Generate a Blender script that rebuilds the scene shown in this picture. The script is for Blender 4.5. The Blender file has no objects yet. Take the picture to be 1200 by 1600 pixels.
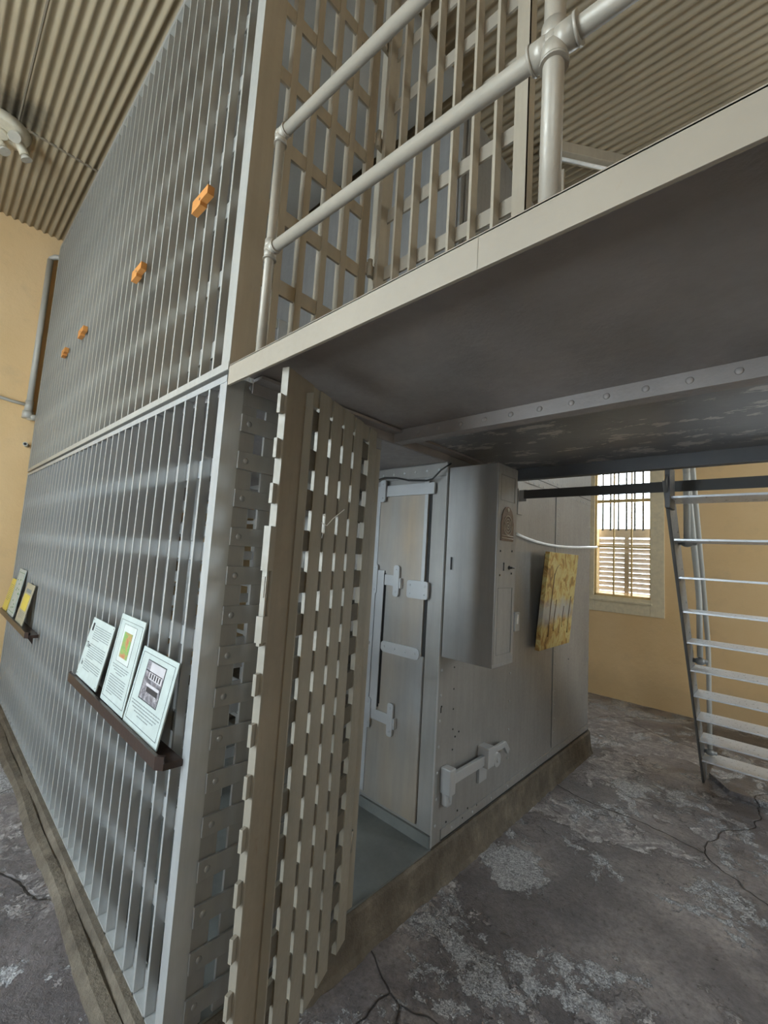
import bpy, bmesh, math, random
from mathutils import Vector, Matrix, Euler
random.seed(7)
S = bpy.context.scene
COL = S.collection
PI = math.pi
R = math.radians

# ------------------------------------------------------------------ camera
YAW, PITCH, ROLL, FPX = 0.752660, 0.100289, 0.0612522, 673.24
CAM = Vector((1.52, -0.72, 1.86))
fw = Vector((-math.sin(YAW)*math.cos(PITCH), math.cos(YAW)*math.cos(PITCH), math.sin(PITCH)))
rt = Vector((math.cos(YAW), math.sin(YAW), 0))
up = rt.cross(fw)
c_, s_ = math.cos(ROLL), math.sin(ROLL)
rt2 = c_*rt + s_*up
up2 = -s_*rt + c_*up
cam = bpy.data.cameras.new('camera')
cam_o = bpy.data.objects.new('camera', cam); COL.objects.link(cam_o)
cam.sensor_fit = 'VERTICAL'; cam.sensor_height = 36.0; cam.lens = FPX/1600*36.0
cam.clip_start = 0.02
m = Matrix((rt2, up2, -fw)).transposed().to_4x4(); m.translation = CAM
cam_o.matrix_world = m
S.camera = cam_o

# ------------------------------------------------------------------ light and exposure
S.view_settings.view_transform = 'Standard'
S.view_settings.look = 'None'
S.view_settings.gamma = 1.0
S.view_settings.use_curve_mapping = False
S.view_settings.exposure = 0.60
w = bpy.data.worlds.new('sky'); S.world = w; w.use_nodes = True
bg = w.node_tree.nodes['Background']
bg.inputs[0].default_value = (0.80, 0.90, 1.0, 1); bg.inputs[1].default_value = 13.0
S.cycles.max_bounces = 10; S.cycles.diffuse_bounces = 6; S.cycles.glossy_bounces = 4
S.cycles.transparent_max_bounces = 12
S.cycles.sample_clamp_indirect = 6.0
S.cycles.use_denoising = True

# window openings: (name, wall axis, wall coordinate, a0, a1, z0, z1)
WIN_FAR = (-0.66, 0.11, 1.46, 4.30)                  # wall y = 6.4
ADDED_BACK_WINS = [(0.9, 2.2, 3.75, 4.95)]  # unseen high window, added to light the stair treads and ceiling
UNSEEN_FRONT_WINS = [(-2.0, 0.1, 0.9, 4.2), (2.8, 3.6, 1.2, 3.5)]      # wall y = -3.4 (behind the camera, unseen); second added to light gate and far wall
ADDED_RIGHT_WINS = [(3.3, 4.3, 1.2, 3.6)]      # wall x = 4.6, along y; unseen, added to light far wall, cell side and floor
YF, YB, XL, XR, ZC = -3.4, 6.4, -4.62, 4.6, 5.3
def portal(name, loc, rot, sx, sz):
    l = bpy.data.lights.new(name, 'AREA'); l.shape = 'RECTANGLE'; l.size = sx; l.size_y = sz
    l.cycles.is_portal = True
    o = bpy.data.objects.new(name, l); COL.objects.link(o); o.location = loc; o.rotation_euler = rot
def daylight(name, loc, rot, sx, sz, power, col):
    l = bpy.data.lights.new(name, 'AREA'); l.shape = 'RECTANGLE'; l.size = sx; l.size_y = sz
    l.energy = power; l.color = col
    o = bpy.data.objects.new(name, l); COL.objects.link(o); o.location = loc; o.rotation_euler = rot
a0, a1, z0, z1 = WIN_FAR
portal('sky_portal', ((a0+a1)/2, YB+.26, (z0+z1)/2), (R(-90), 0, 0), a1-a0+.1, z1-z0+.1)
for a0, a1, z0, z1 in ADDED_BACK_WINS:
    portal('sky_portal', ((a0+a1)/2, YB+.26, (z0+z1)/2), (R(-90), 0, 0), a1-a0+.1, z1-z0+.1)
for a0, a1, z0, z1 in UNSEEN_FRONT_WINS:
    portal('sky_portal', ((a0+a1)/2, YF-.26, (z0+z1)/2), (R(90), 0, 0), a1-a0+.1, z1-z0+.1)
for a0, a1, z0, z1 in ADDED_RIGHT_WINS:
    portal('sky_portal', (XR+.26, (a0+a1)/2, (z0+z1)/2), (R(90), 0, R(90)), a1-a0+.1, z1-z0+.1)

# ------------------------------------------------------------------ materials
class NT:
    def __init__(s, name):
        s.m = bpy.data.materials.new(name); s.m.use_nodes = True
        s.t = s.m.node_tree; s.n = s.t.nodes; s.l = s.t.links
        s.b = s.n['Principled BSDF']; s.out = s.n['Material Output']
        s.co = s.n.new('ShaderNodeTexCoord').outputs['Object']
    def link(s, a, b): s.l.new(a, b)
    def mapping(s, scale=(1,1,1), loc=(0,0,0), rot=(0,0,0), src=None):
        n = s.n.new('ShaderNodeMapping'); n.inputs['Scale'].default_value = scale
        n.inputs['Location'].default_value = loc; n.inputs['Rotation'].default_value = rot
        s.link(src or s.co, n.inputs['Vector']); return n.outputs[0]
    def noise(s, scale, detail=4, rough=.55, src=None, dist=0, color=False):
        n = s.n.new('ShaderNodeTexNoise'); n.inputs['Scale'].default_value = scale
        n.inputs['Detail'].default_value = detail; n.inputs['Roughness'].default_value = rough
        n.inputs['Distortion'].default_value = dist
        s.link(src or s.co, n.inputs['Vector']); return n.outputs['Color' if color else 'Fac']
    def voro(s, scale, feature='DISTANCE_TO_EDGE', src=None):
        n = s.n.new('ShaderNodeTexVoronoi'); n.feature = feature; n.inputs['Scale'].default_value = scale
        s.link(src or s.co, n.inputs['Vector']); return n.outputs['Distance']
    def ramp(s, f, stops, interp='LINEAR'):
        n = s.n.new('ShaderNodeValToRGB'); n.color_ramp.interpolation = interp
        e = n.color_ramp.elements
        while len(e) < len(stops): e.new(0.5)
        for k, (p, c) in enumerate(stops):
            e[k].position = p; e[k].color = (c, c, c, 1) if not isinstance(c, tuple) else (*c, 1)
        s.link(f, n.inputs[0]); return n.outputs[0]
    def mix(s, f, a, b, mode='MIX'):
        n = s.n.new('ShaderNodeMix'); n.data_type = 'RGBA'; n.blend_type = mode
        for inp, v in ((n.inputs[0], f), (n.inputs[6], a), (n.inputs[7], b)):
            if isinstance(v, (int, float)): inp.default_value = v if inp is n.inputs[0] or inp.type == 'VALUE' else (v, v, v, 1)
            elif isinstance(v, tuple): inp.default_value = (*v, 1)
            else: s.link(v, inp)
        return n.outputs[2]
    def math(s, op, a, b=0.0, clamp=False):
        n = s.n.new('ShaderNodeMath'); n.operation = op; n.use_clamp = clamp
        for inp, v in ((n.inputs[0], a), (n.inputs[1], b)):
            if isinstance(v, (int, float)): inp.default_value = v
            else: s.link(v, inp)
        return n.outputs[0]
    def set(s, k, v):
        i = s.b.inputs[k]
        if isinstance(v, (int, float)): i.default_value = v
        elif isinstance(v, tuple): i.default_value = (*v, 1)
        else: s.link(v, i)
    def bump(s, h, strength=.3, dist=.01):
        n = s.n.new('ShaderNodeBump'); n.inputs['Strength'].default_value = strength
        n.inputs['Distance'].default_value = dist; s.link(h, n.inputs['Height'])
        s.link(n.outputs[0], s.b.inputs['Normal'])

def paint(name, col, rough=.45, metal=.0, var=.10, rust=0.0, streak=True, bump=.15, tint=None):
    t = NT(name)
    n1 = t.noise(2.3, 5, .6)
    v = t.ramp(n1, [(.3, tuple(c*(1-var) for c in col)), (.7, tuple(min(1, c*(1+var)) for c in col))])
    if tint:
        n3 = t.noise(1.1, 3, .6, src=t.mapping((1.6, 1.6, .5), loc=(3, 1, 2)))
        v = t.mix(t.ramp(n3, [(.42, 0.0), (.68, .75)]), v, tint)
    if streak:
        n2 = t.noise(9, 4, .6, src=t.mapping((3, 3, .25)))
        v = t.mix(t.ramp(n2, [(.35, .22), (.6, 0.0)]), v, tuple(c*.62 for c in col))
    if rust > 0:
        n4 = t.noise(26, 5, .7, src=t.mapping((1, 1, .35)))
        v = t.mix(t.ramp(n4, [(.66-.12*rust, 0.0), (.76-.10*rust, .75*min(1, rust*1.4))]), v, (.17, .085, .04))
    t.set('Base Color', v); t.set('Metallic', metal)
    n5 = t.noise(40, 3, .6)
    t.set('Roughness', t.ramp(n5, [(.3, rough-.07), (.7, rough+.09)]))
    n6 = t.noise(70, 4, .6); n7 = t.noise(14, 3, .5)
    t.bump(t.math('ADD', t.math('MULTIPLY', n6, .5), n7), bump, .004)
    return t.m

def plain(name, col, rough=.6, metal=0, bump=0.0):
    t = NT(name)
    n = t.noise(18, 4, .6)
    t.set('Base Color', t.ramp(n, [(.3, tuple(c*.9 for c in col)), (.7, tuple(min(1, c*1.08) for c in col))]))
    t.set('Roughness', rough); t.set('Metallic', metal)
    if bump: t.bump(t.noise(60, 4), bump, .003)
    return t.m

M = {}
M['bars'] = paint('painted_cage_steel', (.47, .485, .49), .36, .45, .08, rust=.12)
M['bars_up'] = paint('painted_upper_cage_steel', (.43, .42, .385), .40, .3, .08, rust=.12)
M['tan'] = paint('yellowed_cage_paint', (.38, .33, .255), .5, .05, .1, rust=.10)
M['gate'] = paint('stained_gate_paint', (.235, .198, .15), .5, .05, .16, rust=.45)
M['gatebar'] = paint('gate_bar_paint', (.265, .24, .195), .48, .05, .10, rust=.15)
M['plate'] = paint('riveted_plate_paint', (.30, .295, .285), .38, .4, .10, rust=.10)
M['door'] = paint('cell_door_paint', (.34, .345, .345), .36, .5, .10, rust=.06, tint=(.42, .32, .21))
M['cabinet'] = paint('lever_cabinet_paint', (.31, .31, .31), .38, .5, .10, bump=.04)
M['hard'] = paint('hardware_paint', (.40, .41, .42), .4, .3, .06, streak=False)
M['deck'] = paint('walkway_underside_paint', (.27, .245, .235), .46, .1, .22, rust=.12, streak=False, bump=.5)
M['deck_light'] = paint('roof_plate_paint', (.27, .25, .22), .5, .1, .12, streak=False)
M['fascia'] = paint('walkway_edge_paint', (.30, .26, .205), .5, .05, .08, rust=.14, streak=False)
M['pipe'] = paint('railing_pipe_paint', (.35, .315, .26), .40, .1, .09, rust=.10, streak=False, bump=.35)
M['floorplate'] = paint('cell_floor_plate', (.15, .158, .15), .5, .2, .25, rust=.1, streak=False)
M['tread'] = paint('worn_stair_steel', (.58, .60, .64), .32, .4, .12, rust=.05, streak=False)
M['stair'] = paint('stair_steel', (.20, .20, .195), .45, .3, .12, rust=.1, streak=False)
M['recess_shade'] = paint('shaded_crossbar_paint', (.10, .085, .062), .6, .0, .15, rust=.3)  # gate crossbars: recess shade put into the dark colour, plus rust stain
M['darkpaint'] = paint('dark_channel_paint', (.07, .07, .075), .45, .1, .1, streak=False)
M['dark'] = plain('dark_steel', (.035, .035, .035), .5)
M['black'] = plain('black_gap', (.01, .01, .01), .7)
M['wood'] = plain('dark_stained_shelf_wood', (.035, .022, .018), .32, 0, .2)
M['orange'] = plain('bare_orange_wood', (.52, .22, .055), .6, 0, .2)
M['cream'] = plain('cream_window_paint', (.78, .68, .48), .5)
M['sash'] = plain('yellow_sash_paint', (.66, .48, .22), .45)
M['shutter'] = plain('weathered_shutter_paint', (.38, .33, .29), .6)
M['shutter_red'] = plain('faded_red_shutter_paint', (.36, .19, .13), .6)
M['map_paper'] = plain('map_sheet_paper', (.50, .54, .52), .4)
M['conduit'] = plain('white_conduit', (.82, .82, .80), .35)
M['cable'] = plain('black_cable', (.015, .015, .015), .5)
M['card'] = plain('white_placard_board', (.42, .475, .46), .35)
M['card_text'] = plain('placard_print', (.20, .22, .22), .6)
M['card_dark'] = plain('placard_black_print', (.02, .02, .025), .6)
M['cream_card'] = plain('cream_placard_board', (.36, .335, .245), .4)
M['yellow_card'] = plain('yellow_placard_board', (.65, .52, .08), .4)
M['green_print'] = plain('green_print', (.10, .25, .12), .6)
M['grey_pipe'] = paint('wall_pipe_paint', (.47, .46, .42), .45, .1, .1, streak=False)
M['lampbody'] = plain('cream_lamp_plastic', (.62, .57, .45), .4)
M['lens'] = plain('lamp_lens', (.55, .52, .45), .12)
M['brass'] = plain('aged_bronze_plate', (.17, .12, .09), .45, .5, .6)
M['leaf'] = plain('tree_leaves', (.10, .22, .05), .6)
M['trunk'] = plain('tree_bark', (.10, .07, .05), .8)
M['yard'] = plain('dry_yard', (.40, .36, .28), .9)

def mat_wall():
    t = NT('yellow_plaster')
    n = t.noise(.9, 5, .6)
    v = t.ramp(n, [(.3, (.76, .53, .27)), (.7, (.82, .60, .34))])
    n2 = t.noise(3.5, 6, .65)
    v = t.mix(t.ramp(n2, [(.55, 0.0), (.75, .25)]), v, (.48, .37, .24))
    # damp grime low on the wall: follows height of the plaster
    sep = t.n.new('ShaderNodeSeparateXYZ'); t.link(t.co, sep.inputs[0])
    h = t.math('ADD', sep.outputs[2], t.math('MULTIPLY', t.noise(2.2, 5, .65), -.55))
    v = t.mix(t.ramp(h, [(0.0, .35), (.25, 0.0)]), v, (.50, .36, .20))
    t.set('Base Color', v); t.set('Roughness', .8)
    t.bump(t.math('ADD', t.noise(9, 5, .6), t.math('MULTIPLY', t.noise(60, 4), .2)), .25, .02)
    return t.m
M['wall'] = mat_wall()

def mat_ceiling():
    t = NT('painted_corrugated_iron')
    n = t.noise(1.5, 5, .6)
    v = t.ramp(n, [(.3, (.28, .225, .145)), (.7, (.36, .295, .20))])
    n2 = t.noise(6, 5, .7, src=t.mapping((.25, 3, 1)))
    v = t.mix(t.ramp(n2, [(.6, 0.0), (.78, .5)]), v, (.20, .16, .11))
    # soot stain beside the lamp
    d = t.n.new('ShaderNodeVectorMath'); d.operation = 'DISTANCE'
    t.link(t.mapping((.8, 1.0, 0)), d.inputs[0]); d.inputs[1].default_value = (-2.98*.8, -.56, 0)
    dd = t.math('ADD', d.outputs['Value'], t.math('MULTIPLY', t.noise(9, 4, .6), .22))
    v = t.mix(t.ramp(dd, [(.16, .9), (.36, 0.0)]), v, (.05, .042, .03))
    t.set('Base Color', v); t.set('Roughness', .55)
    return t.m
M['ceil'] = mat_ceiling()

def mat_floor():
    t = NT('worn_concrete')
    warp = t.n.new('ShaderNodeVectorMath'); warp.operation = 'ADD'
    wn = t.noise(1.6, 6, .65, color=True)
    sc = t.n.new('ShaderNodeVectorMath'); sc.operation = 'SCALE'; sc.inputs[3].default_value = .75
    t.link(wn, sc.inputs[0]); t.link(t.co, warp.inputs[0]); t.link(sc.outputs[0], warp.inputs[1])
    W = warp.outputs[0]
    base = t.ramp(t.noise(1.3, 6, .65), [(.30, (.080, .072, .078)), (.5, (.205, .182, .188)), (.64, (.40, .355, .345))])
    fine = t.noise(34, 6, .75)
    base = t.mix(t.ramp(fine, [(.38, .5), (.6, 0.0)]), base, (.05, .045, .042))
    # layers of old skim coat flaking off
    patch = t.noise(1.35, 9, .68, src=t.mapping((1, 1, 1), loc=(4.3, 1.7, 0), src=W))
    pm = t.ramp(patch, [(.500, 0.0), (.512, 1.0)])
    pcol = t.ramp(t.noise(12, 7, .8, src=W), [(.30, (.10, .09, .095)), (.47, (.21, .19, .195)), (.56, (.36, .335, .335)), (.64, (.66, .64, .65))])
    col = t.mix(pm, base, pcol)
    patch2 = t.noise(2.1, 9, .66, src=t.mapping((1, 1, 1), loc=(9.1, 5.2, 0), src=W))
    pm2 = t.ramp(patch2, [(.553, 0.0), (.560, 1.0)])
    speck = t.noise(60, 6, .85, dist=1.6)
    pcol2 = t.ramp(speck, [(.38, (.12, .115, .12)), (.50, (.32, .32, .335)), (.60, (.68, .69, .72))])
    col = t.mix(pm2, col, pcol2)
    w2 = t.n.new('ShaderNodeVectorMath'); w2.operation = 'ADD'
    s2 = t.n.new('ShaderNodeVectorMath'); s2.operation = 'SCALE'; s2.inputs[3].default_value = .55
    t.link(t.noise(1.3, 4, .5, color=True), s2.inputs[0]); t.link(t.co, w2.inputs[0]); t.link(s2.outputs[0], w2.inputs[1])
    cr = t.voro(.52, src=w2.outputs[0])
    cm = t.ramp(cr, [(0.0, 1.0), (.0036, 0.0)])
    col = t.mix(t.math('MULTIPLY', cm, .8), col, (.025, .02, .018))
    t.set('Base Color', col)
    rr = t.mix(pm2, t.ramp(fine, [(.3, .24), (.7, .46)]), .24)
    t.set('Roughness', rr)
    h = t.math('ADD', t.math('MULTIPLY', pm, .45), t.math('MULTIPLY', pm2, .35))
    h = t.math('ADD', h, t.math('MULTIPLY', fine, .25))
    h = t.math('ADD', h, t.math('MULTIPLY', t.noise(14, 6, .75, src=W), .5))
    h = t.math('SUBTRACT', h, t.math('MULTIPLY', cm, .7))
    t.bump(h, 1.0, .022)
    return t.m
M['floor'] = mat_floor()

def mat_curb():
    t = NT('stained_curb_concrete')
    v = t.ramp(t.noise(5, 6, .7), [(.3, (.06, .047, .034)), (.55, (.12, .10, .075)), (.75, (.22, .185, .145))])
    t.set('Base Color', v); t.set('Roughness', .8)
    t.bump(t.math('ADD', t.noise(11, 6, .7), t.math('MULTIPLY', t.noise(60, 4), .3)), .8, .02)
    return t.m
M['curb'] = mat_curb()

def mat_deckpeel():
    t = NT('peeling_walkway_paint')
    v = t.ramp(t.noise(3, 5, .6), [(.3, (.17, .17, .175)), (.7, (.25, .25, .255))])
    pl = t.noise(5, 7, .7, src=t.mapping((1, 2.2, 1), loc=(2.2, .6, 0)))
    v = t.mix(t.ramp(pl, [(.57, 0.0), (.58, 1.0)]), v, (.52, .49, .46))
    t.set('Base Color', v); t.set('Roughness', .38); t.set('Metallic', .2)
    t.bump(t.noise(30, 5, .7), .4, .004)
    return t.m
M['peel'] = mat_deckpeel()

def mat_painting():
    t = NT('autumn_trees_paint')
    v = t.ramp(t.noise(6.5, 5, .6, src=t.mapping((1, 1.6, 1.1), loc=(1, 2, .6)), dist=1.5),
               [(.34, (.20, .12, .04)), (.44, (.38, .22, .06)), (.50, (.46, .35, .12)), (.57, (.50, .43, .19)), (.68, (.38, .24, .08))])
    sep = t.n.new('ShaderNodeSeparateXYZ'); t.link(t.co, sep.inputs[0])
    band = t.math('ABSOLUTE', t.math('SUBTRACT', sep.outputs[2], .30))
    bm_ = t.ramp(t.math('ADD', band, t.math('MULTIPLY', t.noise(7, 5, .6), .28)), [(.16, .85), (.25, 0.0)])
    v = t.mix(bm_, v, (.34, .34, .33))
    t.set('Base Color', v); t.set('Roughness', .5)
    t.bump(t.noise(40, 5, .7), .5, .004)
    return t.m
M['painting'] = mat_painting()

def mat_map():
    t = NT('aerial_map_print')
    v = t.ramp(t.noise(22, 6, .8), [(.40, (.36, .13, .07)), (.47, (.42, .26, .11)), (.50, (.12, .30, .08)), (.62, (.22, .40, .13))])
    t.set('Base Color', v); t.set('Roughness', .4); return t.m
M['map'] = mat_map()
def mat_photo():
    t = NT('old_photograph_print')
    v = t.ramp(t.noise(24, 6, .8), [(.36, (.03, .03, .035)), (.5, (.16, .15, .17)), (.66, (.50, .48, .50))])
    t.set('Base Color', v); t.set('Roughness', .4); return t.m
M['photo'] = mat_photo()
M['photo_light'] = plain('photograph_light_tone', (.48, .46, .48), .4)
M['photo_dark'] = plain('photograph_dark_tone', (.03, .03, .035), .4)

def mat_glass():
    t = NT('window_glass')
    tr = t.n.new('ShaderNodeBsdfTransparent'); tr.inputs[0].default_value = (.95, .97, .96, 1)
    gl = t.n.new('ShaderNodeBsdfGlossy'); gl.inputs['Roughness'].default_value = .03
    mx = t.n.new('ShaderNodeMixShader'); mx.inputs[0].default_value = .06
    t.link(tr.outputs[0], mx.inputs[1]); t.link(gl.outputs[0], mx.inputs[2])
    t.link(mx.outputs[0], t.out.inputs[0]); return t.m
M['glass'] = mat_glass()

# ------------------------------------------------------------------ mesh helpers
def root_inv(parent):
    p = parent; chain = []
    while p is not None: chain.append(p); p = p.parent
    mtx = Matrix.Identity(4)
    for p in reversed(chain): mtx = mtx @ p.matrix_basis
    return mtx.inverted()

class MB:
    def __init__(s): s.bm = bmesh.new()
    def box(s, x0, x1, y0, y1, z0, z1, bev=0.0, mtx=None):
        r = bmesh.ops.create_cube(s.bm, size=1.0)['verts']
        bmesh.ops.scale(s.bm, vec=(x1-x0, y1-y0, z1-z0), verts=r)
        bmesh.ops.translate(s.bm, vec=((x0+x1)/2, (y0+y1)/2, (z0+z1)/2), verts=r)
        if mtx is not None: bmesh.ops.transform(s.bm, matrix=mtx, verts=r)
        if bev > 0:
            es = list({e for v in r for e in v.link_edges})
            bmesh.ops.bevel(s.bm, geom=es, offset=bev, segments=2, affect='EDGES', profile=.5)
        return s
    def cyl(s, p0, p1, r, seg=16, r2=None):
        p0 = Vector(p0); p1 = Vector(p1); d = p1-p0
        vs = bmesh.ops.create_cone(s.bm, cap_ends=True, segments=seg, radius1=r, radius2=r if r2 is None else r2, depth=d.length)['verts']
        q = d.to_track_quat('Z', 'Y').to_matrix().to_4x4(); q.translation = (p0+p1)/2
        bmesh.ops.transform(s.bm, matrix=q, verts=vs); 
        for v in vs:
            for f in v.link_faces:
                if len(f.verts) == 4: f.smooth = True
        return s
    def ball(s, c, r, sx=1, sy=1, sz=1, seg=12):
        vs = bmesh.ops.create_uvsphere(s.bm, u_segments=seg, v_segments=max(6, seg*2//3), radius=r)['verts']
        bmesh.ops.scale(s.bm, vec=(sx, sy, sz), verts=vs); bmesh.ops.translate(s.bm, vec=c, verts=vs)
        for v in vs:
            for f in v.link_faces: f.smooth = True
        return s
    def rivet(s, c, n, r):
        # low dome whose axis is n ('x','-y', ...)
        vs = bmesh.ops.create_uvsphere(s.bm, u_segments=8, v_segments=6, radius=r)['verts']
        sc = [1, 1, 1]; sc['xyz'.index(n)] = .38
        bmesh.ops.scale(s.bm, vec=sc, verts=vs); bmesh.ops.translate(s.bm, vec=c, verts=vs)
        for v in vs:
            for f in v.link_faces: f.smooth = True
        return s
    def prism(s, pts, d0, d1, axis='x'):
        # polygon (a,b) extruded along axis between d0 and d1
        def P(a, b, d): return {'x': (d, a, b), 'y': (a, d, b), 'z': (a, b, d)}[axis]
        A = [s.bm.verts.new(P(a, b, d0)) for a, b in pts]; B = [s.bm.verts.new(P(a, b, d1)) for a, b in pts]
        s.bm.faces.new(A); s.bm.faces.new(B[::-1])
        n = len(pts)
        for i in range(n): s.bm.faces.new((A[i], B[i], B[(i+1) % n], A[(i+1) % n]))
        return s
    def tube(s, pts, r, seg=10):
        pts = [Vector(p) for p in pts]; rings = []
        for i, p in enumerate(pts):
            d = (pts[min(i+1, len(pts)-1)] - pts[max(i-1, 0)]).normalized()
            q = d.to_track_quat('Z', 'Y')
            rings.append([s.bm.verts.new(p + q @ Vector((math.cos(2*PI*k/seg)*r, math.sin(2*PI*k/seg)*r, 0))) for k in range(seg)])
        for a, b in zip(rings, rings[1:]):
            for k in range(seg):
                f = s.bm.faces.new((a[k], a[(k+1) % seg], b[(k+1) % seg], b[k])); f.smooth = True
        s.bm.faces.new(rings[0][::-1]); s.bm.faces.new(rings[-1]); return s
    def build(s, name, mat, parent=None, world=True, smooth=False):
        bmesh.ops.recalc_face_normals(s.bm, faces=s.bm.faces)
        if parent is not None and world:
            bmesh.ops.transform(s.bm, matrix=root_inv(parent), verts=s.bm.verts)
        me = bpy.data.meshes.new(name); s.bm.to_mesh(me); s.bm.free()
        me.materials.append(M[mat] if isinstance(mat, str) else mat)
        o = bpy.data.objects.new(name, me); COL.objects.link(o)
        if parent is not None: o.parent = parent
        return o

def tag(o, label, cat, group=None, kind=None):
    if label: o['label'] = label
    if cat: o['category'] = cat
    if group: o['group'] = group
    if kind: o['kind'] = kind
    return o
def thing(name, label, cat, loc=(0,0,0), rotz=0, group=None):
    o = bpy.data.objects.new(name, None); COL.objects.link(o)
    o.location = loc; o.rotation_euler = (0, 0, rotz); o.empty_display_size = .1
    return tag(o, label, cat, group)
def struct(o): o['kind'] = 'structure'; return o
def copy_part(o, dx=0, dy=0, dz=0, parent=None):
    c = o.copy(); COL.objects.link(c); c.parent = parent or o.parent
    c.location = Vector(o.location) + Vector((dx, dy, dz)); return c

# ------------------------------------------------------------------ the room
b = MB(); b.box(XL-.3, XR+.3, YF-.3, YB+.3, -.2, 0); struct(b.build('floor', 'floor'))

def wall_y(name, y0, y1, wins):
    b = MB(); xs = XL-.25; 
    for a0, a1, z0, z1 in sorted(wins):
        b.box(xs, a0, y0, y1, 0, ZC+.1); b.box(a0, a1, y0, y1, 0, z0); b.box(a0, a1, y0, y1, z1, ZC+.1); xs = a1
    b.box(xs, XR+.25, y0, y1, 0, ZC+.1); return struct(b.build(name, 'wall'))
def wall_x(name, x0, x1, wins):
    b = MB(); ys = YF
    for a0, a1, z0, z1 in sorted(wins):
        b.box(x0, x1, ys, a0, 0, ZC+.1); b.box(x0, x1, a0, a1, 0, z0); b.box(x0, x1, a0, a1, z1, ZC+.1); ys = a1
    b.box(x0, x1, ys, YB, 0, ZC+.1); return struct(b.build(name, 'wall'))
wall_y('wall_back', YB, YB+.25, [WIN_FAR] + ADDED_BACK_WINS)
wall_y('wall_front', YF-.25, YF, UNSEEN_FRONT_WINS)
wall_x('wall_left', XL-.25, XL, [])
wall_x('wall_right', XR, XR+.25, ADDED_RIGHT_WINS)

# corrugated ceiling: waves along y, ribs run along x
bm = bmesh.new(); pitch = .0655; n = int((YB-YF+.1)/pitch*8)
prev = None
for i in range(n+1):
    y = YF-.05 + i*pitch/8; z = ZC + .013*math.cos(2*PI*i/8)
    a = bm.verts.new((XL-.1, y, z)); c = bm.verts.new((XR+.1, y, z))
    if prev:
        f = bm.faces.new((prev[0], prev[1], c, a)); f.smooth = True
    prev = (a, c)
me = bpy.data.meshes.new('ceiling'); bm.to_mesh(me); bm.free(); me.materials.append(M['ceil'])
o = bpy.data.objects.new('ceiling', me); COL.objects.link(o); struct(o)
b = MB(); b.box(XL-.2, XR+.2, YF-.2, YB+.2, ZC+.05, ZC+.12); struct(b.build('ceiling_deck', 'dark'))
# lap joints between the sheets
b = MB(); b.box(-3.155, -3.135, YF, YB, ZC-.013, ZC-.004); struct(b.build('trim_1', 'gate'))
b = MB(); b.box(-3.14, XR, -.556, -.546, ZC-.016, ZC-.004); struct(b.build('trim_2', 'gate'))

# far window: casing, sashes, glass
def window(name, a0, a1, z0, z1, y, sgn, cols, rows, cas=.19, swap=False, zs=None):
    """window in a wall y=const whose room side faces sgn*y; swap turns it onto an x wall"""
    root = bpy.data.objects.new(name, None); COL.objects.link(root); struct(root)
    def bx(b, x0, x1, d0, d1, z0_, z1_):
        lo, hi = sorted((y + sgn*d0, y + sgn*d1))
        if swap: b.box(lo, hi, x0, x1, z0_, z1_, .003)
        else: b.box(x0, x1, lo, hi, z0_, z1_, .003)
    b = MB()
    bx(b, a0-.08, a0+.02, 0, .02, z0-.23, z1+.2); bx(b, a1-.0, a1+cas-.02, 0, .025, z0-.23, z1+.2)
    bx(b, a0+.02, a1, 0, .02, z1, z1+.2); bx(b, a0+.02, a1, 0, .02, z0-.23, z0)
    bx(b, a0-.06, a1+.02, .02, .045, z0-.075, z0-.045)
    b.build('window_casing', 'cream', root)
    b = MB()
    for x0, x1 in ((a0, a0+.05), (a1-.012, a1)): bx(b, x0, x1, -.10, .0, z0, z1)
    bx(b, a0, a1, -.10, 0, z0, z0+.03); bx(b, a0, a1, -.10, 0, z1-.03, z1)
    b.build('window_frame', 'sash', root)
    b = MB()
    zz = zs or [z0 + (z1-z0)*k/rows for k in range(1, rows)]
    for k in range(1, cols):
        x = a0+.04 + (a1-a0-.05)*k/cols; bx(b, x-.011, x+.011, -.055, -.03, z0+.03, z1-.03)
    for k, z in enumerate(zz):
        h = .024 if k == len(zz)//2 else .012
        bx(b, a0+.02, a1-.012, -.06, -.028, z-h, z+h)
    b.build('window_sash', 'sash', root)
    b = MB(); bx(b, a0+.05, a1-.012, -.045, -.041, z0+.03, z1-.03); b.build('window_glass', 'glass', root)
    return root
a0, a1, z0, z1 = WIN_FAR
window('window_1', a0, a1, z0, z1, YB, -1, 3, 4, zs=[2.20, 2.90, 3.60])
k = 2
for a0, a1, z0, z1 in ADDED_BACK_WINS: window('window_%d' % k, a0, a1, z0, z1, YB, -1, 3, 4); k += 1  # out of view, added as a light source
for a0, a1, z0, z1 in UNSEEN_FRONT_WINS: window('window_%d' % k, a0, a1, z0, z1, YF, 1, 3, 4); k += 1  # out of view; the right-hand one is added for its light
for a0, a1, z0, z1 in ADDED_RIGHT_WINS: window('window_%d' % k, a0, a1, z0, z1, XR, -1, 3, 4, swap=True); k += 1  # out of view, added for fill light

# iron grille outside the far window
t = thing('window_grille', 'row of upright iron bars outside the far window, above the shutter', 'window bars', (-.27, 6.60, 1.5))
x = -.585; first = None
for i in range(7):
    if first is None:
        first = MB().cyl((x, 6.60, 2.46), (x, 6.60, 4.3), .014, 8).build('bar', 'dark', t)
    else: copy_part(first, dx=i*.112)
MB().box(-.66, .11, 6.592, 6.608, 3.05, 3.07).build('cross_bar', 'dark', t)
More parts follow.
